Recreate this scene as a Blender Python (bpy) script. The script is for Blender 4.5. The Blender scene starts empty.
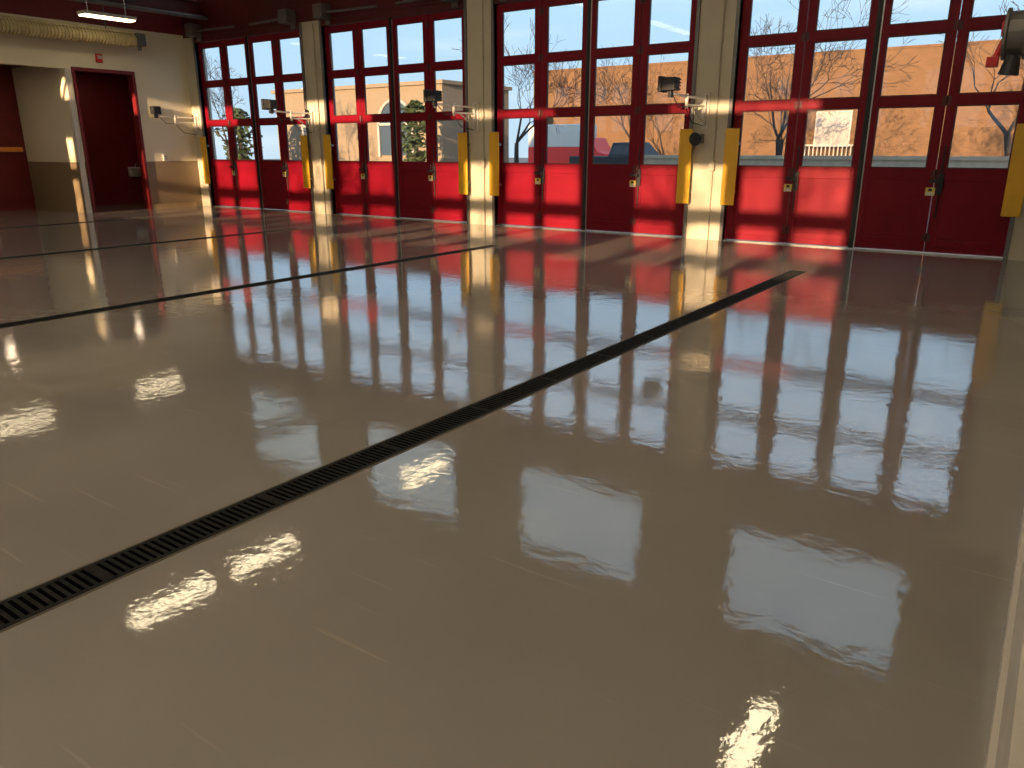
import bpy, bmesh, math, random
from mathutils import Vector, Matrix
random.seed(7)
S=bpy.context.scene
COL=S.collection
try:
    S.view_settings.view_transform='Standard'
    S.view_settings.look='None'
except Exception as e: print(e)

# ---------------- materials ----------------
def mat(name,col,rough=0.5,metal=0.0,noise=0.0,nscale=5.0,bump=0.0,bscale=30.0,emit=None,estr=0,coat=0.0,spec=0.5):
    m=bpy.data.materials.new(name); m.use_nodes=True
    nt=m.node_tree; b=nt.nodes['Principled BSDF']
    b.inputs['Roughness'].default_value=rough
    b.inputs['Metallic'].default_value=metal
    b.inputs['Coat Weight'].default_value=coat
    b.inputs['Specular IOR Level'].default_value=spec
    tc=nt.nodes.new('ShaderNodeTexCoord')
    n=nt.nodes.new('ShaderNodeTexNoise'); n.inputs['Scale'].default_value=nscale; n.inputs['Detail'].default_value=4
    nt.links.new(tc.outputs['Object'],n.inputs['Vector'])
    r=nt.nodes.new('ShaderNodeValToRGB')
    r.color_ramp.elements[0].position=0.3; r.color_ramp.elements[1].position=0.7
    k=noise
    r.color_ramp.elements[0].color=(*[c*(1-k) for c in col],1)
    r.color_ramp.elements[1].color=(*[min(1,c*(1+k)) for c in col],1)
    nt.links.new(n.outputs['Fac'],r.inputs['Fac'])
    nt.links.new(r.outputs['Color'],b.inputs['Base Color'])
    if bump>0:
        n2=nt.nodes.new('ShaderNodeTexNoise'); n2.inputs['Scale'].default_value=bscale
        nt.links.new(tc.outputs['Object'],n2.inputs['Vector'])
        bp=nt.nodes.new('ShaderNodeBump'); bp.inputs['Strength'].default_value=bump; bp.inputs['Distance'].default_value=0.01
        nt.links.new(n2.outputs['Fac'],bp.inputs['Height']); nt.links.new(bp.outputs['Normal'],b.inputs['Normal'])
    if emit:
        b.inputs['Emission Color'].default_value=(*emit,1); b.inputs['Emission Strength'].default_value=estr
    return m

M_red=mat('red_door_paint',(0.19,0.002,0.012),0.45,noise=0.08,nscale=3,bump=0.05,bscale=60,spec=0.2)
M_darkred=mat('dark_red_paint',(0.08,0.006,0.007),0.5,noise=0.15)
M_frame=mat('opening_frame_red',(0.16,0.006,0.008),0.5,noise=0.1)
M_corr=mat('corridor_red_paint',(0.17,0.012,0.012),0.5,noise=0.12)
M_cream=mat('cream_paint',(0.54,0.49,0.37),0.55,noise=0.05,nscale=2,bump=0.1,bscale=40)
M_tan=mat('tan_paint',(0.35,0.26,0.14),0.5,noise=0.05)
M_white=mat('white_enamel',(0.62,0.58,0.51),0.35,noise=0.03)
M_base=mat('cove_base_tile',(0.55,0.50,0.42),0.5,noise=0.05)
M_yellow=mat('yellow_powder_coat',(0.76,0.42,0.02),0.4,noise=0.05)
M_black=mat('black_rubber',(0.012,0.012,0.014),0.5,noise=0.1)
M_iron=mat('black_cast_iron',(0.018,0.017,0.015),0.75,metal=0.0,noise=0.3,nscale=20,bump=0.2,spec=0.08)
M_slotshade=mat('slot_shade_black',(0.003,0.003,0.003),0.9,noise=0.1,spec=0.0)
M_edge=mat('grout_edge',(0.11,0.095,0.07),0.7,noise=0.15,spec=0.1)
M_steel=mat('brushed_steel',(0.55,0.53,0.50),0.3,metal=0.9,noise=0.08)
M_grey=mat('grey_metal',(0.18,0.17,0.16),0.45,metal=0.5,noise=0.1)
M_ceil=mat('ceiling_deck',(0.48,0.44,0.38),0.7,noise=0.1)
M_uwall=mat('upper_wall_paint',(0.10,0.082,0.06),0.7,noise=0.1)
M_hose=mat('yellow_grey_duct',(0.56,0.47,0.24),0.5,noise=0.15,bump=0.1)
M_wood=mat('orange_wood',(0.9,0.30,0.05),0.4,noise=0.2)
M_lamp=mat('lamp_diffuser',(0.9,0.85,0.7),0.4,emit=(1.0,0.82,0.52),estr=6.0)
M_label=mat('sticker_yellow',(0.7,0.52,0.10),0.5,noise=0.1)
M_redplastic=mat('red_plastic',(0.6,0.02,0.02),0.35,noise=0.05)
M_lens=mat('lamp_lens',(0.45,0.45,0.42),0.15,noise=0.02)
M_asph=mat('asphalt',(0.13,0.12,0.11),0.9,noise=0.15,bump=0.3)
M_conc=mat('concrete',(0.50,0.37,0.24),0.85,noise=0.12,bump=0.3)
M_bark=mat('bark',(0.045,0.032,0.025),0.9,noise=0.3)
M_ever=mat('evergreen_needles',(0.045,0.065,0.02),0.9,noise=0.5,nscale=6,bump=0.8,bscale=8)
M_carw=mat('dark_car_paint',(0.02,0.02,0.022),0.6,noise=0.03)
M_carr=mat('truck_red_paint',(0.75,0.03,0.02),0.4,noise=0.03)
M_carglass=mat('dark_car_glass',(0.02,0.025,0.03),0.08)
M_pale=mat('pale_render',(0.25,0.18,0.11),0.8,noise=0.08)
M_winG=mat('building_window_glass',(0.05,0.07,0.09),0.1)
M_winP=mat('pale_blind',(0.36,0.31,0.26),0.5,noise=0.05)
M_bwhite=mat('exterior_white_trim',(0.42,0.37,0.31),0.5,noise=0.03)

def brick_mat():
    m=bpy.data.materials.new('orange_brick'); m.use_nodes=True
    nt=m.node_tree; b=nt.nodes['Principled BSDF']; b.inputs['Roughness'].default_value=0.85
    tc=nt.nodes.new('ShaderNodeTexCoord'); mp=nt.nodes.new('ShaderNodeMapping')
    mp.inputs['Rotation'].default_value=(math.pi/2,0,0)
    br=nt.nodes.new('ShaderNodeTexBrick'); br.inputs['Scale'].default_value=1.5
    br.inputs['Color1'].default_value=(0.175,0.085,0.033,1); br.inputs['Color2'].default_value=(0.14,0.067,0.026,1)
    br.inputs['Mortar'].default_value=(0.175,0.10,0.05,1); br.inputs['Mortar Size'].default_value=0.012
    nt.links.new(tc.outputs['Object'],mp.inputs[0]); nt.links.new(mp.outputs[0],br.inputs['Vector'])
    nt.links.new(br.outputs['Color'],b.inputs['Base Color'])
    return m
M_brick=brick_mat()

def glass_mat(nm,tint,g0=.02,g1=.035):
    m=bpy.data.materials.new(nm); m.use_nodes=True
    nt=m.node_tree; nt.nodes.clear()
    o=nt.nodes.new('ShaderNodeOutputMaterial'); mx=nt.nodes.new('ShaderNodeMixShader')
    t=nt.nodes.new('ShaderNodeBsdfTransparent'); t.inputs[0].default_value=(*tint,1)
    g=nt.nodes.new('ShaderNodeBsdfGlossy'); g.inputs['Roughness'].default_value=0.02
    n=nt.nodes.new('ShaderNodeTexNoise'); n.inputs['Scale'].default_value=2
    mr=nt.nodes.new('ShaderNodeMapRange'); mr.inputs[3].default_value=g0; mr.inputs[4].default_value=g1
    nt.links.new(n.outputs['Fac'],mr.inputs[0]); nt.links.new(mr.outputs[0],mx.inputs[0])
    nt.links.new(t.outputs[0],mx.inputs[1]); nt.links.new(g.outputs[0],mx.inputs[2]); nt.links.new(mx.outputs[0],o.inputs[0])
    return m
M_glass=glass_mat('thin_window_glass',(0.95,0.97,0.98))
# box pane is crossed twice, so the tint is applied twice
M_tglass=glass_mat('tinted_clerestory_glass',(0.80,0.79,0.74))

def wall_paint(name,bands):
    m=bpy.data.materials.new(name); m.use_nodes=True
    nt=m.node_tree; b=nt.nodes['Principled BSDF']; b.inputs['Roughness'].default_value=0.5
    g=nt.nodes.new('ShaderNodeNewGeometry'); sp=nt.nodes.new('ShaderNodeSeparateXYZ')
    nt.links.new(g.outputs['Position'],sp.inputs[0])
    mr=nt.nodes.new('ShaderNodeMapRange'); mr.inputs[1].default_value=0; mr.inputs[2].default_value=10
    nt.links.new(sp.outputs[2],mr.inputs[0])
    r=nt.nodes.new('ShaderNodeValToRGB'); r.color_ramp.interpolation='CONSTANT'
    e=r.color_ramp.elements
    e[0].position=0; e[0].color=(*bands[0][1],1); e[1].position=bands[1][0]/10; e[1].color=(*bands[1][1],1)
    for z,c in bands[2:]:
        x=e.new(z/10); x.color=(*c,1)
    nt.links.new(mr.outputs[0],r.inputs[0]); nt.links.new(r.outputs[0],b.inputs['Base Color'])
    br=nt.nodes.new('ShaderNodeTexBrick'); br.inputs['Scale'].default_value=2.5; br.inputs['Mortar Size'].default_value=0.01
    cmb=nt.nodes.new('ShaderNodeCombineXYZ'); nt.links.new(sp.outputs[1],cmb.inputs[0]); nt.links.new(sp.outputs[2],cmb.inputs[1])
    nt.links.new(cmb.outputs[0],br.inputs['Vector'])
    bp=nt.nodes.new('ShaderNodeBump'); bp.inputs['Strength'].default_value=0.2; bp.inputs['Distance'].default_value=0.005; bp.invert=True
    nt.links.new(br.outputs['Fac'],bp.inputs['Height']); nt.links.new(bp.outputs[0],b.inputs['Normal'])
    return m
M_wallL=wall_paint('banded_block_wall',[(0,(0.26,0.19,0.11)),(1.22,(0.76,0.69,0.50)),(4.5,(0.18,0.018,0.018)),(5.2,(0.4,0.34,0.25))])

def floor_mat():
    m=bpy.data.materials.new('glossy_epoxy_floor'); m.use_nodes=True
    nt=m.node_tree; L=nt.links; b=nt.nodes['Principled BSDF']
    tc=nt.nodes.new('ShaderNodeTexCoord')
    def noise(s,d=2,dist=0.0,sc=None,rot=0):
        n=nt.nodes.new('ShaderNodeTexNoise'); n.inputs['Scale'].default_value=s; n.inputs['Detail'].default_value=d; n.inputs['Distortion'].default_value=dist
        if sc:
            mp=nt.nodes.new('ShaderNodeMapping'); mp.inputs['Scale'].default_value=sc; mp.inputs['Rotation'].default_value=(0,0,rot)
            L.new(tc.outputs['Object'],mp.inputs[0]); L.new(mp.outputs[0],n.inputs['Vector'])
        else: L.new(tc.outputs['Object'],n.inputs['Vector'])
        return n
    n=noise(0.8,6); r=nt.nodes.new('ShaderNodeValToRGB')
    r.color_ramp.elements[0].position=0.3; r.color_ramp.elements[1].position=0.7
    r.color_ramp.elements[0].color=(0.262,0.236,0.203,1); r.color_ramp.elements[1].color=(0.305,0.276,0.238,1)
    L.new(n.outputs['Fac'],r.inputs[0])
    sc_=noise(3.0,3,0.2,(0.35,9,1),0.6); sr=nt.nodes.new('ShaderNodeMapRange'); sr.inputs[1].default_value=.66; sr.inputs[2].default_value=.74; sr.inputs[3].default_value=0; sr.inputs[4].default_value=.4
    L.new(sc_.outputs['Fac'],sr.inputs[0])
    mc=nt.nodes.new('ShaderNodeMixRGB'); mc.inputs[2].default_value=(0.42,0.38,0.32,1)
    L.new(sr.outputs[0],mc.inputs[0]); L.new(r.outputs[0],mc.inputs[1]); L.new(mc.outputs[0],b.inputs['Base Color'])
    rn=noise(2.2,5,0.6,(1,.4,1)); rr=nt.nodes.new('ShaderNodeMapRange'); rr.inputs[1].default_value=.35; rr.inputs[2].default_value=.75; rr.inputs[3].default_value=.025; rr.inputs[4].default_value=.065
    L.new(rn.outputs['Fac'],rr.inputs[0]); L.new(rr.outputs[0],b.inputs['Roughness'])
    b.inputs['IOR'].default_value=2.4
    n1=noise(1.3,2,0.3); n2=noise(7,2,0.5); n3=noise(20,2,0.3); n4=noise(55,2); n5=noise(130,1)
    def mul(o,k):
        q=nt.nodes.new('ShaderNodeMath'); q.operation='MULTIPLY'; q.inputs[1].default_value=k; L.new(o,q.inputs[0]); return q.outputs[0]
    def add(a,c):
        q=nt.nodes.new('ShaderNodeMath'); q.operation='ADD'; L.new(a,q.inputs[0]); L.new(c,q.inputs[1]); return q.outputs[0]
    h=add(add(mul(n1.outputs['Fac'],0.0018),mul(n2.outputs['Fac'],0.0010)),add(mul(n3.outputs['Fac'],0.00036),mul(n4.outputs['Fac'],0.00015)))
    h=add(h,mul(n5.outputs['Fac'],0.00005))
    bp=nt.nodes.new('ShaderNodeBump'); bp.inputs['Strength'].default_value=1; bp.inputs['Distance'].default_value=1.0
    L.new(h,bp.inputs['Height']); L.new(bp.outputs[0],b.inputs['Normal'])
    return m
M_floor=floor_mat()

# ---------------- mesh helpers ----------------
def bx(bm,x0,x1,y0,y1,z0,z1):
    v=[bm.verts.new((x,y,z)) for x in (x0,x1) for y in (y0,y1) for z in (z0,z1)]
    for f in ((0,1,3,2),(4,6,7,5),(0,4,5,1),(2,3,7,6),(0,2,6,4),(1,5,7,3)):
        bm.faces.new([v[i] for i in f])
def tube(bm,p0,p1,r0,r1=None,seg=10,cap=True):
    if r1 is None: r1=r0
    p0=Vector(p0);p1=Vector(p1); d=(p1-p0)
    if d.length<1e-6: return
    d.normalize()
    a=d.orthogonal().normalized(); b=d.cross(a)
    A=[];B=[]
    for i in range(seg):
        t=2*math.pi*i/seg; o=a*math.cos(t)+b*math.sin(t)
        A.append(bm.verts.new(p0+o*r0)); B.append(bm.verts.new(p1+o*r1))
    for i in range(seg):
        j=(i+1)%seg; bm.faces.new((A[i],A[j],B[j],B[i]))
    if cap:
        bm.faces.new(A[::-1]); bm.faces.new(B)
def fin(bm,name,m,parent=None,loc=(0,0,0),bevel=0,smooth=False,**props):
    me=bpy.data.meshes.new(name); bmesh.ops.recalc_face_normals(bm,faces=bm.faces); bm.to_mesh(me); bm.free()
    me.materials.append(m)
    if smooth:
        for p in me.polygons: p.use_smooth=True
    o=bpy.data.objects.new(name,me); COL.objects.link(o); o.location=loc
    if parent: o.parent=parent
    if bevel:
        md=o.modifiers.new('bevel','BEVEL'); md.width=bevel; md.segments=2; md.limit_method='ANGLE'
    for k,v in props.items(): o[k]=v
    return o
def B(): return bmesh.new()
def boxpart(name,m,parent,*b,bevel=0):
    bm=B(); bx(bm,*b); return fin(bm,name,m,parent=parent,bevel=bevel)
def tubepart(name,m,parent,p0,p1,r,seg=8):
    bm=B(); tube(bm,p0,p1,r,seg=seg); return fin(bm,name,m,parent=parent)
def empty(name,loc,**props):
    o=bpy.data.objects.new(name,None); o.empty_display_size=0.2; COL.objects.link(o); o.location=loc
    for k,v in props.items(): o[k]=v
    return o
def clone(o,parent=None,loc=None,name=None):
    c=o.copy(); COL.objects.link(c)
    if name: c.name=name
    if parent: c.parent=parent; c.matrix_parent_inverse=o.matrix_parent_inverse
    if loc is not None: c.location=loc
    for ch in list(o.children): clone(ch,c)
    return c
def struct(name,boxes,m,label='',cat='wall'):
    bm=B()
    for b in boxes: bx(bm,*b)
    return fin(bm,name,m,kind='structure',label=label,category=cat)

H=1.55
WY=13.5; LX=-20.5; RX=0.13; BY=-4.0; CZ=8.2
C=[-17.88,-12.85,-7.82,-2.79]; HW=2.14; DH=4.32

# ---------------- room shell ----------------
struct('floor',[(-24.5,RX+0.2,BY-0.2,WY+0.3,-0.2,0)],M_floor,'glossy taupe epoxy coated concrete floor','floor')
struct('ceiling',[(-24.5,RX+0.2,BY-0.2,WY+0.3,CZ,CZ+0.2)],M_ceil,'tan metal deck ceiling above the bay','ceiling')
struct('wall_left',[(LX-.2,LX,BY,6.5,0,CZ),(LX-.2,LX,6.5,10.15,3.45,CZ),(LX-.2,LX,10.15,10.38,0,CZ),(LX-.2,LX,10.38,11.9,3.45,CZ),(LX-.2,LX,11.9,WY,0,CZ)],M_wallL,'cream block wall with tan wainscot and red upper band','wall')
struct('wall_right',[(RX,RX+.2,BY,WY,0,CZ)],M_cream,'cream painted wall','wall')
struct('baseboard_right',[(RX-.062,RX,BY,WY-.2,0,0.10),(RX-.045,RX,BY,WY-.2,0.10,0.45)],M_base,'pale grey beige cove base along the wall','baseboard')
struct('baseboard_left',[(LX,LX+.02,BY,6.5,0,0.12),(LX,LX+.02,11.95,WY-.2,0,0.12)],M_tan,'tan wall base','baseboard')
struct('wall_recess',[(-23.4,LX-.2,10.15,10.36,0,3.6)],M_wallL,'cream recess side wall with tan wainscot','wall')
struct('wall_corridor_end',[(-23.4,-23.2,10.36,13.4,0,3.6)],M_corr,'dark red corridor end wall','wall')
struct('wall_corridor_side',[(-23.4,LX-.2,13.4,13.6,0,3.6)],M_corr,'dark red corridor side wall','wall')
struct('wall_recess_end',[(-23.4,-23.2,6.2,10.15,0,3.6)],M_corr,'dark red recess end wall','wall')
struct('wall_recess_side',[(-23.4,LX-.2,6.0,6.2,0,3.6)],M_corr,'dark red recess side wall','wall')
struct('ceiling_corridor',[(-23.4,LX-.2,6,13.6,3.6,3.7)],M_darkred,'dark corridor ceiling','ceiling')
struct('trim_1',[(LX-.22,LX+.03,11.87,11.94,0,3.5),(LX-.22,LX+.03,10.33,10.40,0,3.5),(LX-.22,LX+.03,10.40,11.87,3.42,3.5)],M_frame,'red painted opening frame','trim')
struct('trim_2',[(LX-.22,LX+.04,10.16,10.28,0,3.45)],M_white,'white opening edge trim','trim')
bm=B(); bx(bm,-23.2,-23.14,8.0,10.05,0,3.2)
for y in (8.15,9.1):
    bx(bm,-23.14,-23.11,y,y+.85,0.2,1.4); bx(bm,-23.14,-23.11,y,y+.85,1.6,3.0)
fin(bm,'door_5',M_corr,kind='structure',label='dark red panelled double door',category='door')

fr=[(LX,C[0]-HW,WY,WY+.3,0,5.4),(C[3]+HW,RX,WY,WY+.3,0,5.4)]
for i in range(3): fr.append((C[i]+HW,C[i+1]-HW,WY,WY+.3,0,5.4))
struct('wall_front',fr,M_cream,'cream painted masonry wall piers between bay doors','wall')
struct('trim_3',[(LX,RX,WY-.02,WY+.3,DH+.14,5.4)] ,M_darkred,'dark red steel lintel band above the bay doors','trim')
up=[(LX,RX,WY,WY+.3,7.6,CZ),(LX,C[0]-1.6,WY,WY+.3,5.4,7.6),(C[3]+1.6,RX,WY,WY+.3,5.4,7.6)]
for i in range(3): up.append((C[i]+1.6,C[i+1]-1.6,WY,WY+.3,5.4,7.6))
struct('wall_front_upper',up,M_uwall,'tan upper wall with clerestory openings','wall')
for i,c in enumerate(C):
    bm=B()
    bx(bm,c-1.6,c-1.52,WY+.1,WY+.2,5.4,7.6); bx(bm,c+1.52,c+1.6,WY+.1,WY+.2,5.4,7.6)
    bx(bm,c-1.6,c+1.6,WY+.1,WY+.2,5.4,5.48); bx(bm,c-1.6,c+1.6,WY+.1,WY+.2,7.52,7.6)
    w=fin(bm,'window_%d'%(i+1),M_grey,kind='structure',label='clerestory window above a bay door',category='window')
    boxpart('window_glass',M_tglass,w,c-1.52,c+1.52,WY+.14,WY+.142,5.48,7.52)
# unseen rear wall; openings shaped to throw sun patches on the bay doors
rb=[(LX,RX,BY-.2,BY,0,2.3),(LX,RX,BY-.2,BY,4.2,5.1),(LX,RX,BY-.2,BY,5.6,CZ),(LX,RX,BY-.2,BY,3.2,3.45),(C[1]+2.4,RX,BY-.2,BY,5.25,5.6)]
edges=[LX]
for c in C:
    edges+= [c-1.9,c+1.9]
    for k in (-.95,0,.95): rb.append((c+k-.14,c+k+.14,BY-.15,BY-.05,2.3,4.2))
edges.append(RX)
for i in range(0,len(edges),2): rb.append((edges[i],edges[i+1],BY-.2,BY,2.3,4.2))
e2=[LX]
for c in C: e2+=[c-1.3,c+1.3]
e2.append(RX)
for i in range(0,len(e2),2): rb.append((e2[i],e2[i+1],BY-.2,BY,5.1,5.6))
struct('wall_rear',rb,M_cream,'rear wall with window openings shaped for sun patches','wall')

# ---------------- bay doors ----------------
def leaf_mesh(w):
    bm=B(); s=.135
    bx(bm,0.006,s,0,.055,.03,DH-.01); bx(bm,w-s,w-.006,0,.055,.03,DH-.01)
    for z0,z1 in ((.03,.22),(1.10,1.28),(2.18,2.33),(3.19,3.34),(4.18,DH-.01)): bx(bm,s,w-s,0,.055,z0,z1)
    bx(bm,s,w-s,.012,.045,.22,1.10)
    for z in (.12,1.2,2.255,3.265):
        for x in (.05,.09,w-.09,w-.05): tube(bm,(x,-.008,z),(x,0,z),.010,seg=6)
    bx(bm,s,w-s,-.006,0,.11,.13)
    return bm
LW=2*HW/4
def build_door(cx):
    d=empty('door_1',(cx,WY+.08,0),kind='structure',label='red four-leaf folding bay door with glazed upper panels',category='door')
    for k in range(4):
        x=-HW+k*LW
        lf=fin(leaf_mesh(LW),'door_leaf',M_red,parent=d,loc=(x,0,0),bevel=.004)
        bm=B()
        for z0,z1 in ((1.28,2.18),(2.33,3.19),(3.34,4.18)):
            bx(bm,.135,LW-.135,.025,.031,z0,z1)
        fin(bm,'window_glass',M_glass,parent=lf)
        bm=B()
        for z0,z1 in ((1.28,2.18),(2.33,3.19),(3.34,4.18)):
            t=.018; a=.135;b=LW-.135
            bx(bm,a,a+t,.008,.05,z0,z1); bx(bm,b-t,b,.008,.05,z0,z1); bx(bm,a+t,b-t,.008,.05,z0,z0+t); bx(bm,a+t,b-t,.008,.05,z1-t,z1)
        fin(bm,'window_gasket',M_darkred,parent=lf)
        if k in (0,2):
            for z in (.25,1.2,2.25,3.27,4.1):
                bm=B(); tube(bm,(LW,-.02,z-.07),(LW,-.02,z+.07),.016,seg=8); bx(bm,LW-.06,LW+.06,-.008,0,z-.06,z+.06)
                fin(bm,'hinge',M_darkred,parent=lf)
            bm=B(); bx(bm,LW+.045,LW+.125,-.03,0,.90,1.20); tube(bm,(LW+.085,-.03,1.10),(LW+.085,-.09,1.10),.018,seg=8); bx(bm,LW-.06,LW+.105,-.105,-.08,1.075,1.125)
            tube(bm,(LW+.085,-.02,.55),(LW+.085,-.02,1.62),.012,seg=8)
            fin(bm,'latch_handle',M_black,parent=lf,bevel=.003,label='black lever handle with latch rod')
            bm=B(); bx(bm,LW-.10,LW+.03,-.014,-.008,.88,1.0)
            fin(bm,'sticker',M_label,parent=lf,label='yellow and white warning sticker')
            bm=B(); bx(bm,LW-.09,LW+.02,-.017,-.014,.885,.93)
            fin(bm,'sticker_print',M_white,parent=lf)
            bm=B(); bx(bm,LW-.06,LW-.01,-.017,-.014,.945,.985)
            fin(bm,'sticker_symbol',M_black,parent=lf)
    bm=B(); bx(bm,-.035,.035,-.035,-.002,.02,DH); bx(bm,-.012,.012,-.05,-.035,.02,DH)
    fin(bm,'weather_seal',M_black,parent=d)
    boxpart('seal_retainer',M_steel,d,.036,.052,-.02,-.002,.03,DH-.02)
    boxpart('threshold_sun_strip',M_steel,d,-HW,HW,-.06,.06,0,.018)  # pale metal strip stands in for the line of sunlight under the door
    boxpart('head_frame',M_darkred,d,-HW,HW,-.07,.12,DH,DH+.14)
    for sx in (-1,1):
        bm=B()
        tube(bm,(sx*1.9,-.25,DH+.25),(sx*.3,-.12,DH+.25),.03,seg=8)
        bx(bm,sx*1.9-.15,sx*1.9+.15,-.4,-.1,DH+.12,DH+.42)
        bx(bm,sx*1.9-.08,sx*1.9+.08,-.11,-.07,DH+.02,DH+.2)
        fin(bm,'door_operator',M_grey,parent=d,bevel=.01,label='grey overhead door operator')
    return d
d1=build_door(C[0])
for i in range(1,4): clone(d1,loc=(C[i],WY+.08,0),name='door_%d'%(i+1))
for i,c in enumerate(C):
    struct('trim_%d'%(4+i),[(c-HW-.06,c-HW,WY-.03,WY+.2,0,DH+.14),(c+HW,c+HW+.06,WY-.03,WY+.2,0,DH+.14)],M_grey,'steel jamb guide beside the bay door','trim')

def conduit(x):
    o=empty('conduit_run',(x,WY-.045,0),label='vertical cream conduit with junction box on a wall pier',category='conduit',group='pier conduits')
    tubepart('pipe',M_cream,o,(.10,.012,0),(.10,.012,4.4),.018)
    boxpart('junction_box',M_cream,o,.05,.15,-.05,.015,1.2,1.38,bevel=.008)
    for z in (.5,1.9,3.3): boxpart('strap',M_cream,o,.06,.14,-.02,.015,z,z+.03)
    return o
PX=[(C[0]-HW+LX)/2,(C[0]+C[1])/2,(C[1]+C[2])/2,(C[2]+C[3])/2,(C[3]+HW+RX)/2]
c0=conduit(PX[1])
for x in PX[2:4]: clone(c0,loc=(x,WY-.045,0),name='conduit_run')

def guard():
    o=empty('door_edge_guard',(0,0,0.63),label='yellow painted steel guard cover at the edge of a bay door',category='guard',group='yellow door edge guards')
    boxpart('cover',M_yellow,o,-.12,.12,-.05,-.02,0,1.27,bevel=.008)
    for z in (.2,1.0): boxpart('mounting_bracket',M_grey,o,-.10,.10,-.02,.08,z,z+.05)
    return o
g0=guard()
gx=[]
for c in C: gx+=[c-HW+.08,c+HW-.0]
g0.location=(gx[0],WY-.10,.63)
for x in gx[1:]: clone(g0,loc=(x,WY-.10,.63),name='door_edge_guard')

def dock_light():
    o=empty('swing_arm_light',(0,0,0),label='black lamp head on white double swing arm on a pier',category='lamp',group='swing arm lights')
    bm=B(); bx(bm,-.07,.07,-.03,0,-.35,.25); bx(bm,-.03,.03,-.10,-.03,-.30,.20)
    fin(bm,'wall_bracket',M_white,parent=o,bevel=.006)
    bm=B()
    tube(bm,(0,-.08,.15),(-.10,-.62,.15),.02,seg=8); tube(bm,(0,-.08,0.02),(-.10,-.62,.02),.02,seg=8)
    tube(bm,(0,-.08,-.25),(-.06,-.45,.0),.015,seg=8)
    tube(bm,(-.10,-.62,-.04),(-.10,-.62,.2),.028,seg=10)
    tube(bm,(-.10,-.62,.15),(-.17,-1.12,.18),.02,seg=8)
    tube(bm,(-.17,-1.12,.10),(-.17,-1.12,.26),.025,seg=10)
    fin(bm,'swing_arm',M_white,parent=o,smooth=False)
    bm=B()
    bx(bm,-.28,-.06,-1.25,-1.03,.22,.42)
    for k in range(4): bx(bm,-.06,-.03,-1.24,-1.04,.23+.05*k,.25+.05*k)
    bx(bm,-.34,-.28,-1.27,-1.01,.20,.44)
    bx(bm,-.2,-.14,-1.18,-1.08,.12,.24)
    fin(bm,'lamp_head',M_black,parent=o,bevel=.008)
    boxpart('lens',M_lens,o,-.345,-.338,-1.22,-1.06,.25,.39)
    bm=B(); tube(bm,(-.10,-.62,-.04),(-.08,-.4,-.25),.008,seg=6); tube(bm,(-.08,-.4,-.25),(0,-.1,-.3),.008,seg=6)
    tube(bm,(-.17,-1.1,.2),(-.14,-.85,-.02),.008,seg=6); tube(bm,(-.14,-.85,-.02),(-.10,-.62,.0),.008,seg=6)
    fin(bm,'cord',M_black,parent=o)
    return o
L0=dock_light(); L0.location=(PX[1]-.1,WY-.0,2.25)
for x in (PX[0]-.02,PX[2]-.1,PX[3]-.1): clone(L0,loc=(x,WY-.0,2.25),name='swing_arm_light')
o=empty('alarm_horn',(PX[3]-.16,WY-.02,1.74),label='small black alarm horn on a wall pier',category='horn')
bm=B(); tube(bm,(0,0,0),(0,-.12,0),.04,.05,seg=12); tube(bm,(0,-.12,0),(-.0,-.24,-.01),.05,.11,seg=16); fin(bm,'bell',M_black,parent=o)
boxpart('mounting_plate',M_grey,o,-.06,.06,-.02,.02,-.08,.08)
o=empty('retractable_cord_reel',(-.45,9.2,2.35),label='dark cord reel with red fittings on a wall arm',category='reel')
bm=B(); tube(bm,(-.28,0,.25),(-.14,0,.25),.20,seg=24); tube(bm,(-.31,0,.25),(-.28,0,.25),.23,seg=24); tube(bm,(-.14,0,.25),(-.11,0,.25),.23,seg=24)
fin(bm,'reel_housing',M_grey,parent=o,bevel=.005)
bm=B(); bx(bm,-.11,.58,-.04,.04,.21,.29); bx(bm,.53,.58,-.12,.12,.05,.45); fin(bm,'wall_arm',M_white,parent=o,bevel=.004)
bm=B(); tube(bm,(-.36,-.05,.02),(-.30,-.05,.2),.03,seg=10); bx(bm,-.42,-.32,-.1,0,-.04,.05); tube(bm,(-.34,0,.3),(-.30,0,.3),.07,seg=12)
fin(bm,'red_connector',M_redplastic,parent=o,bevel=.006,label='red plastic connector')
bm=B(); tube(bm,(-.2,-.1,.05),(-.22,-.1,-.12),.06,.09,seg=14); fin(bm,'hose_stop',M_black,parent=o)

# ---------------- trench drains ----------------
def drain():
    y0,y1=-3.6,10.6
    o=empty('trench_drain',(C[3],0,0),label='long black slotted cast iron trench drain grate in the floor',category='drain',group='trench drains')
    bm=B()
    bx(bm,-.105,-.092,y0,y1,-.02,.002); bx(bm,.092,.105,y0,y1,-.02,.002); bx(bm,-.092,.092,y0-.02,y0,-.02,.002); bx(bm,-.092,.092,y1,y1+.02,-.02,.002)
    fin(bm,'frame',M_edge,parent=o,label='grouted edge strip')
    bm=B(); y=y0+.02; i=0
    while y<y1-.05:
        solid=(i%24==0)
        bx(bm,-.072,.072,y,y+(.045 if solid else .015),-.01,.0035)
        y+= .060 if solid else .032; i+=1
    bx(bm,-.092,-.072,y0,y1,-.01,.004); bx(bm,.072,.092,y0,y1,-.01,.004)
    fin(bm,'grate',M_iron,parent=o)
    boxpart('slot_shade',M_slotshade,o,-.075,.075,y0,y1,.0003,.0008)  # flat black sheet painted as the shade inside the grate slots
    return o
dr=drain()
for c in C[:3]: clone(dr,loc=(c,0,0),name='trench_drain')

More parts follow.
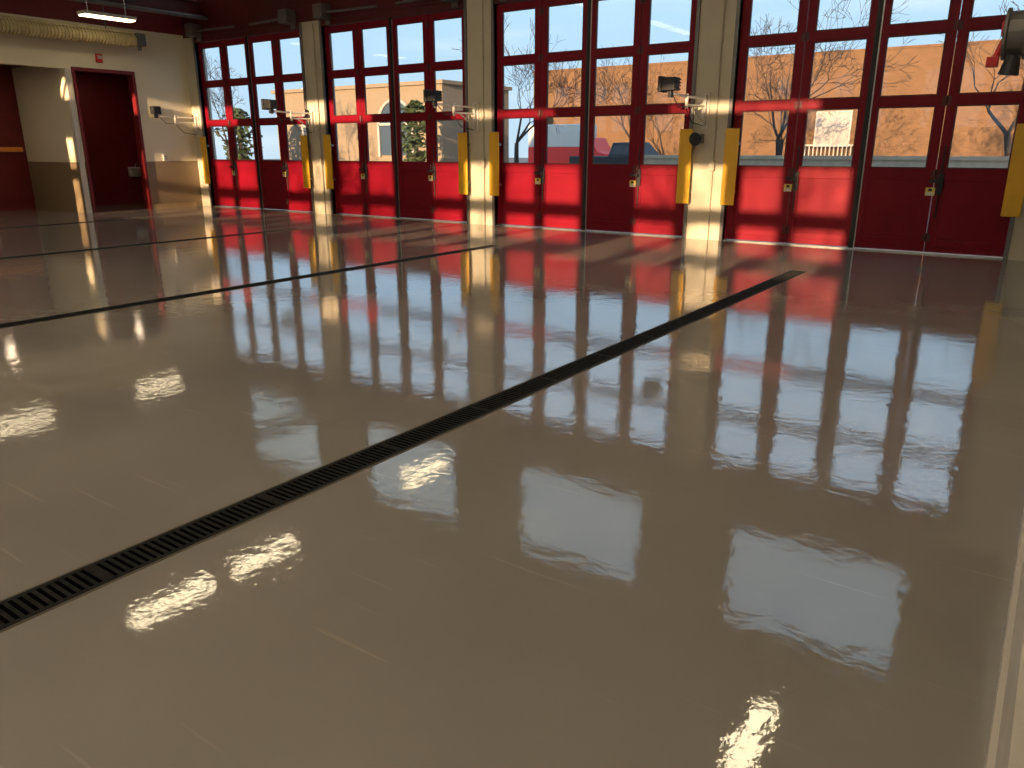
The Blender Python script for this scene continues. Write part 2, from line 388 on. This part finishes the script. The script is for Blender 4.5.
# ---------------- ceiling lights ----------------
def fixture(loc):
    o=empty('ceiling_light',loc,label='suspended fluorescent strip light with a warm white diffuser',category='light',group='strip lights')
    boxpart('housing',M_white,o,-.17,.17,-.62,.62,.0,.07,bevel=.01)
    boxpart('diffuser',M_lamp,o,-.145,.145,-.6,.6,-.03,0,bevel=.01)
    for y in (-.45,.45): tubepart('hanger_rod',M_steel,o,(0,y,.07),(0,y,CZ-loc[2]),.008,seg=6)
    return o
f0=fixture((-19.0,10.6,4.5))
f1=fixture((-9.7,5.2,4.75))
clone(f0,loc=(-19.0,7.25,4.5),name='ceiling_light')
for p in ((-9.66,6.76,4.75),(-9.8,10.84,4.75),(-1.89,7.34,4.75)): clone(f1,loc=p,name='ceiling_light')

def uplight(x,y,en=130):  # added fill lamp, out of view, bounces light off the ceiling onto the floor
    o=empty('uplight',(x,y,6.3),label='added, unseen grey trough uplight washing the ceiling',category='light',group='added ceiling fill lights')
    boxpart('trough',M_grey,o,-.16,.16,-1.1,1.1,-.06,0,bevel=.01)
    for yy in (-.9,.9): tubepart('hanger_rod',M_steel,o,(0,yy,-.03),(0,yy,CZ-6.3),.008,seg=6)
    ld=bpy.data.lights.new('fill_uplight_area','AREA'); ld.shape='RECTANGLE'; ld.size=.28; ld.size_y=2.0; ld.energy=en; ld.color=(1,.92,.80)
    lo=bpy.data.objects.new('tube',ld); COL.objects.link(lo); lo.parent=o; lo.location=(0,0,.03); lo.rotation_euler=(math.pi,0,0)
for x,y,en in ((-1.8,-1.5,165),(-1.8,2.5,165),(-5,-1.5,185),(-5,2,185),(-9,-1.7,200),(-13,-1.7,180),(-17,-1.7,180)): uplight(x,y,en)

o=empty('exhaust_hose_rail',(-20.05,6.6,4.2),label='yellowish ribbed exhaust hose rail hung from the ceiling',category='duct')
bm=B()
y=0
while y<5.2:
    tube(bm,(0,y,0),(0,y+.05,0),.16,seg=14); tube(bm,(0,y+.05,0),(0,y+.08,0),.135,seg=14); y+=.08
fin(bm,'ribbed_duct',M_hose,parent=o)
boxpart('track',M_hose,o,-.06,.06,0,5.3,.15,.21)
for y in (1.5,4.5): tubepart('hanger_rod',M_grey,o,(0,y,.2),(0,y,CZ-4.2),.012,seg=6)
bm=B(); bx(bm,-.12,.12,5.2,5.45,-.12,.18); tube(bm,(0,5.32,-.12),(0,5.32,-.22),.05,seg=10); fin(bm,'trolley',M_grey,parent=o,bevel=.02)
for x,n_ in ((-19.6,20),(-15.36,21)):
    bm=B()
    bx(bm,x-.12,x+.12,BY,WY-.02,5.25,5.29); bx(bm,x-.12,x+.12,BY,WY-.02,4.95,4.99); bx(bm,x-.015,x+.015,BY,WY-.02,4.99,5.25)
    fin(bm,'trim_%d'%n_,M_darkred,kind='structure',label='dark red steel beam below the ceiling',category='trim')
bm=B(); tube(bm,(-19.3,BY+.02,4.85),(-19.3,WY-.05,4.85),.05,seg=10)
fin(bm,'trim_22',M_grey,kind='structure',label='sprinkler pipe running along the wall',category='trim')

o=empty('drinking_fountain',(-23.19,13.1,0.78),label='white wall-hung basin in the red corridor',category='fountain')
bm=B(); bx(bm,0,.12,-.2,.2,0,.28)
tube(bm,(.25,0,.12),(.25,0,.26),.12,.2,seg=20)
fin(bm,'basin',M_white,parent=o,bevel=.02)
bm=B(); tube(bm,(.1,0,.26),(.1,0,.38),.015,seg=8); tube(bm,(.1,0,.38),(.22,0,.36),.012,seg=8); fin(bm,'spout',M_steel,parent=o)
for (x,y,e_) in ((-22.0,11.9,4),(-22.0,8.4,6)):  # lamps added to brighten the corridor and the recess
    o=empty('corridor_fill_light',(x,y,3.6),label='added small round fill lamp in the corridor ceiling',category='light',group='added corridor fill lamps')
    tubepart('housing',M_white,o,(0,0,-.05),(0,0,0),.12,seg=20)
    ld=bpy.data.lights.new('corridor_fill_area','AREA'); ld.shape='DISK'; ld.size=.2; ld.energy=e_; ld.color=(1,.75,.5)
    lo=bpy.data.objects.new('corridor_fill_area',ld); COL.objects.link(lo); lo.parent=o; lo.location=(0,0,-.06)
o=empty('alarm_strobe',(LX,11.05,3.75),label='small red and white alarm strobe above an opening',category='alarm')
boxpart('body',M_redplastic,o,0,.06,-.08,.08,-.1,.1,bevel=.01)
boxpart('strobe_lens',M_lens,o,.06,.09,-.05,.05,-.02,.06)
o=empty('wall_outlet',(LX,12.5,1.35),label='pale electrical outlet box on the cream wall',category='outlet')
boxpart('box',M_white,o,0,.05,-.06,.06,-.09,.09,bevel=.006)
boxpart('socket',M_grey,o,.05,.055,-.03,.03,-.05,-.01); boxpart('socket',M_grey,o,.05,.055,-.03,.03,.01,.05)
o=empty('wooden_rail',(-23.1,8.9,1.5),label='orange wooden hand rail on brackets in the recess',category='rail')
boxpart('rail',M_wood,o,.05,.12,-1.0,1.1,.0,.12,bevel=.02)
for y in (-.7,.0,.7): boxpart('bracket',M_grey,o,-.03,.05,y-.03,y+.03,.0,.06)

# ---------------- exterior ----------------
bm=B(); bx(bm,-120,60,WY+.3,140,-.25,-.03); fin(bm,'ground',M_asph,kind='structure',label='asphalt apron and street outside',category='ground')
o=empty('brick_building',(-14,60,-.03),label='low orange brick building lit by golden sun',category='building')
boxpart('walls',M_brick,o,-26,30,0,12,0,8.0)
boxpart('parapet',M_brick,o,-26.1,30.1,-.05,12.1,8.0,8.15)
def bwin(x,hw,z0,z1,g):
    w=boxpart('window',g,o,x-hw,x+hw,-.05,.05,z0,z1)
    bm=B(); bx(bm,x-hw-.12,x-hw,-.1,.05,z0-.12,z1+.12);bx(bm,x+hw,x+hw+.12,-.1,.05,z0-.12,z1+.12);bx(bm,x-hw,x+hw,-.1,.05,z1,z1+.12);bx(bm,x-hw,x+hw,-.1,.05,z0-.12,z0);bx(bm,x-.05,x+.05,-.1,-.05,z0,z1)
    fin(bm,'window_frame',M_bwhite,parent=w)
bwin(-.5,1.1,1.9,4.1,M_winP)
bm=B()
for k in range(12): 
    x=-2.0+k*.28; bx(bm,x-.03,x+.03,-1.03,-.97,0,1.9)
bx(bm,-2.1,1.2,-1.05,-.95,1.85,1.95)
fin(bm,'railing',M_bwhite,parent=o)
o=empty('arched_building',(-46,44,-.03),label='tan rendered building with a tall arched window',category='building')
bm=B(); bx(bm,-9,9,0,8,0,6.0); bx(bm,-9.2,9.2,-.2,8.2,6.0,6.25); fin(bm,'walls',M_pale,parent=o)
for x in (-4,4.5):
    bm=B(); n=16
    pts=[(x-1.6,1.2),(x+1.6,1.2)]+[(x+1.6*math.cos(t*math.pi/n),3.4+1.6*math.sin(t*math.pi/n)) for t in range(n+1)]
    f=bm.faces.new([bm.verts.new((a,-.06,b)) for a,b in pts])
    w=fin(bm,'arched_window',M_winG,parent=o)
    bm=B()
    for t in range(n):
        a0=t*math.pi/n;a1=(t+1)*math.pi/n
        tube(bm,(x+1.7*math.cos(a0),-.1,3.4+1.7*math.sin(a0)),(x+1.7*math.cos(a1),-.1,3.4+1.7*math.sin(a1)),.12,seg=6)
    for sx in (-1.7,0,1.7): bx(bm,x+sx-.1,x+sx+.1,-.18,-.07,1.1,3.4)
    bx(bm,x-1.75,x+1.75,-.18,-.07,3.32,3.48)
    fin(bm,'arch_surround',M_bwhite,parent=w)
o=empty('retaining_wall',(-4.5,30,-.03),label='low concrete retaining wall across the street',category='wall')
boxpart('wall_body',M_conc,o,-10.5,10.5,0,.3,0,1.25); boxpart('coping',M_conc,o,-10.55,10.55,-.05,.35,1.25,1.38)

def car(name,loc,body,label,rot=0):
    o=empty(name,loc,label=label,category='car'); o.rotation_euler=(0,0,rot)
    prof=[(-2.6,.5),(-2.6,1.15),(-.5,1.15),(-.35,1.75),(.8,1.78),(1.35,1.2),(2.5,1.08),(2.6,.5)]
    bm=B()
    A=[bm.verts.new((x,-.9 if z<1.3 else -.75,z)) for x,z in prof]; Bv=[bm.verts.new((x,.9 if z<1.3 else .75,z)) for x,z in prof]
    bm.faces.new(A); bm.faces.new(Bv[::-1])
    for i in range(len(prof)):
        j=(i+1)%len(prof); bm.faces.new((A[i],Bv[i],Bv[j],A[j]))
    fin(bm,'body',body,parent=o,bevel=.06)
    for sy in (-1,1):
        for x0,x1 in [(-.28,.25),(.3,.75)]:
            bm=B(); y0=.905*sy; y1=.79*sy
            bm.faces.new([bm.verts.new(v) for v in ((x0,y0,1.22),(x1,y0,1.22),(x1,y1,1.62),(x0,y1,1.62))])
            fin(bm,'side_window',M_carglass,parent=o)
    for x in (-1.5,1.5):
        for y in (-.85,.85):
            w=tubepart('wheel',M_black,o,(x,y-.11,.36),(x,y+.11,.36),.36,seg=20)
            tubepart('hub',M_steel,w,(x,y-.13,.36),(x,y+.13,.36),.19,seg=12)
    return o
ca=car('pickup_truck',(-17.4,34,.12),M_carw,'dark pickup truck parked in the street')
bm=B(); bx(bm,-22,-15.3,32,36,-.03,.12); fin(bm,'parking_strip',M_conc,label='raised concrete parking strip in the street',category='pavement')
o=empty('box_truck',(-26.8,44,-.03),label='red and white box truck parked in the street',category='truck')
boxpart('cargo_box',M_white,o,-2.2,1.6,-1.1,1.1,1.75,3.1,bevel=.05)
boxpart('lower_body',M_carr,o,-2.2,1.6,-1.1,1.1,.55,1.75,bevel=.03)
bm=B()
pr=[(1.62,.55),(1.62,2.3),(2.3,2.3),(2.8,1.5),(3.3,1.35),(3.35,.55)]
A=[bm.verts.new((x,-1.0,z)) for x,z in pr]; Bv=[bm.verts.new((x,1.0,z)) for x,z in pr]
bm.faces.new(A); bm.faces.new(Bv[::-1])
for i in range(len(pr)):
    j=(i+1)%len(pr); bm.faces.new((A[i],Bv[i],Bv[j],A[j]))
fin(bm,'cab',M_carr,parent=o,bevel=.05)
boxpart('cab_window',M_carglass,o,1.8,2.35,-1.02,-1.0,1.5,2.1)
for x in (-1.3,2.6):
    for y in (-.95,.95): tubepart('wheel',M_black,o,(x,y-.13,.42),(x,y+.13,.42),.42,seg=20)

def tree(loc,h,seed,label='bare deciduous tree with fine branches',dense=7):
    rnd=random.Random(seed); bm=B()
    def br(p,d,l,r,depth):
        n=3; q=p
        for i in range(n):
            d=(d+Vector((rnd.uniform(-.18,.18),rnd.uniform(-.18,.18),rnd.uniform(-.04,.10)))).normalized()
            q2=q+d*(l/n); r2=r*(1-.10)
            tube(bm,q,q2,r,r2,seg=6 if depth<2 else 3,cap=False); q=q2; r=r2
        if depth>=dense: return
        k=3 if depth<4 else 2
        for i in range(k):
            a=rnd.uniform(0,2*math.pi); t=rnd.uniform(.25,.8)
            o=d.orthogonal().normalized(); o.rotate(Matrix.Rotation(a,3,d))
            br(q,(d*math.cos(t)+o*math.sin(t)).normalized(),l*rnd.uniform(.64,.88),max(r*.60,.010),depth+1)
    br(Vector((0,0,-.05)),Vector((0,0,1)),h*.22,h*.017,0)
    return fin(bm,'bare_tree',M_bark,loc=loc,label=label,category='tree',group='street trees')
for i,(x,y,h) in enumerate(((-2.0,35,10),(-11.5,39,10),(-15.5,51,9),(-24.5,35,9),(-26,53,10),(-1,51,9),(-60,34,11),(-45,32,8))):
    tree((x,y,-.03),h,i+3)
for i,(x,y,h) in enumerate(((-1.5,-14,9.5),(-7.0,-22,11),(-12.5,-13,8.5),(-19.5,-21,11))):
    tree((x,y,-.03),h,i+40,label='bare tree standing on the sunny side of the building')
bm=B(); bx(bm,-60,40,-60,BY-.2,-.25,-.03); fin(bm,'ground_rear',M_asph,kind='structure',label='asphalt yard behind the building',category='ground')
def evergreen(loc,h,seed):
    rnd=random.Random(seed)
    o=empty('evergreen_tree',loc,label='dark green bushy evergreen tree',category='tree',group='evergreens')
    tubepart('trunk',M_bark,o,(0,0,0),(0,0,h*.7),.15)
    bm=B()
    for i in range(700):
        a=rnd.uniform(0,6.28); u=rnd.uniform(-.95,1); rr=math.sqrt(1-u*u)*h*.24*rnd.uniform(.3,1.3)*(1+.3*math.sin(3*a+u*4))
        z=h*.55+u*h*.45
        p=Vector((math.cos(a)*rr,math.sin(a)*rr,z)); dd=Vector((rnd.uniform(-1,1),rnd.uniform(-1,1),rnd.uniform(-.6,.6))).normalized(); w=dd.orthogonal()*.08
        bm.faces.new([bm.verts.new(v) for v in (p-dd*.25,p+w,p+dd*.25,p-w)])
    fin(bm,'needles',M_ever,parent=o,kind='stuff')
for i,(x,y,h) in enumerate(((-36.0,40,4.6),(-52,38,4.5))): evergreen((x,y,-.03),h,i)

# ---------------- world & sun ----------------
w=bpy.data.worlds.new('sky'); S.world=w; w.use_nodes=True; nt=w.node_tree
bg=nt.nodes['Background']
tc=nt.nodes.new('ShaderNodeTexCoord'); sp=nt.nodes.new('ShaderNodeSeparateXYZ'); nt.links.new(tc.outputs['Generated'],sp.inputs[0])
r=nt.nodes.new('ShaderNodeValToRGB'); e=r.color_ramp.elements
e[0].position=0.0; e[0].color=(0.42,0.54,0.64,1); e[1].position=.6; e[1].color=(0.34,0.55,0.85,1)
x=e.new(.15); x.color=(0.37,0.55,0.72,1)
x=e.new(.34); x.color=(0.50,0.66,0.82,1)
nt.links.new(sp.outputs[2],r.inputs[0])
n=nt.nodes.new('ShaderNodeTexNoise'); n.inputs['Scale'].default_value=3; n.inputs['Detail'].default_value=5
mp=nt.nodes.new('ShaderNodeMapping'); mp.inputs['Scale'].default_value=(1,1,6); nt.links.new(tc.outputs['Generated'],mp.inputs[0]); nt.links.new(mp.outputs[0],n.inputs['Vector'])
cr=nt.nodes.new('ShaderNodeValToRGB'); cr.color_ramp.elements[0].position=.55; cr.color_ramp.elements[1].position=1.0; nt.links.new(n.outputs['Fac'],cr.inputs[0])
mx=nt.nodes.new('ShaderNodeMixRGB'); mx.inputs[2].default_value=(.7,.75,.8,1); nt.links.new(cr.outputs[0],mx.inputs[0]); nt.links.new(r.outputs[0],mx.inputs[1])
nt.links.new(mx.outputs[0],bg.inputs[0]); bg.inputs[1].default_value=1.6
sl=bpy.data.lights.new('sun','SUN'); sl.energy=12; sl.color=(1.0,.68,.40); sl.angle=.009
so=bpy.data.objects.new('sun',sl); COL.objects.link(so); so.location=(0,-20,12)
so.rotation_euler=Vector((-.115,1,-.166)).to_track_quat('-Z','Y').to_euler()

# ---------------- camera ----------------
cd=bpy.data.cameras.new('camera'); cam=bpy.data.objects.new('camera',cd); COL.objects.link(cam)
cd.sensor_width=36; cd.lens=36*769/1024; cd.clip_start=.02; cd.clip_end=500
cam.location=(0,0,H)
pitch=math.radians(16.93); yaw=math.radians(35.2)
cam.rotation_euler=(math.pi/2-pitch,0,yaw)
S.camera=cam
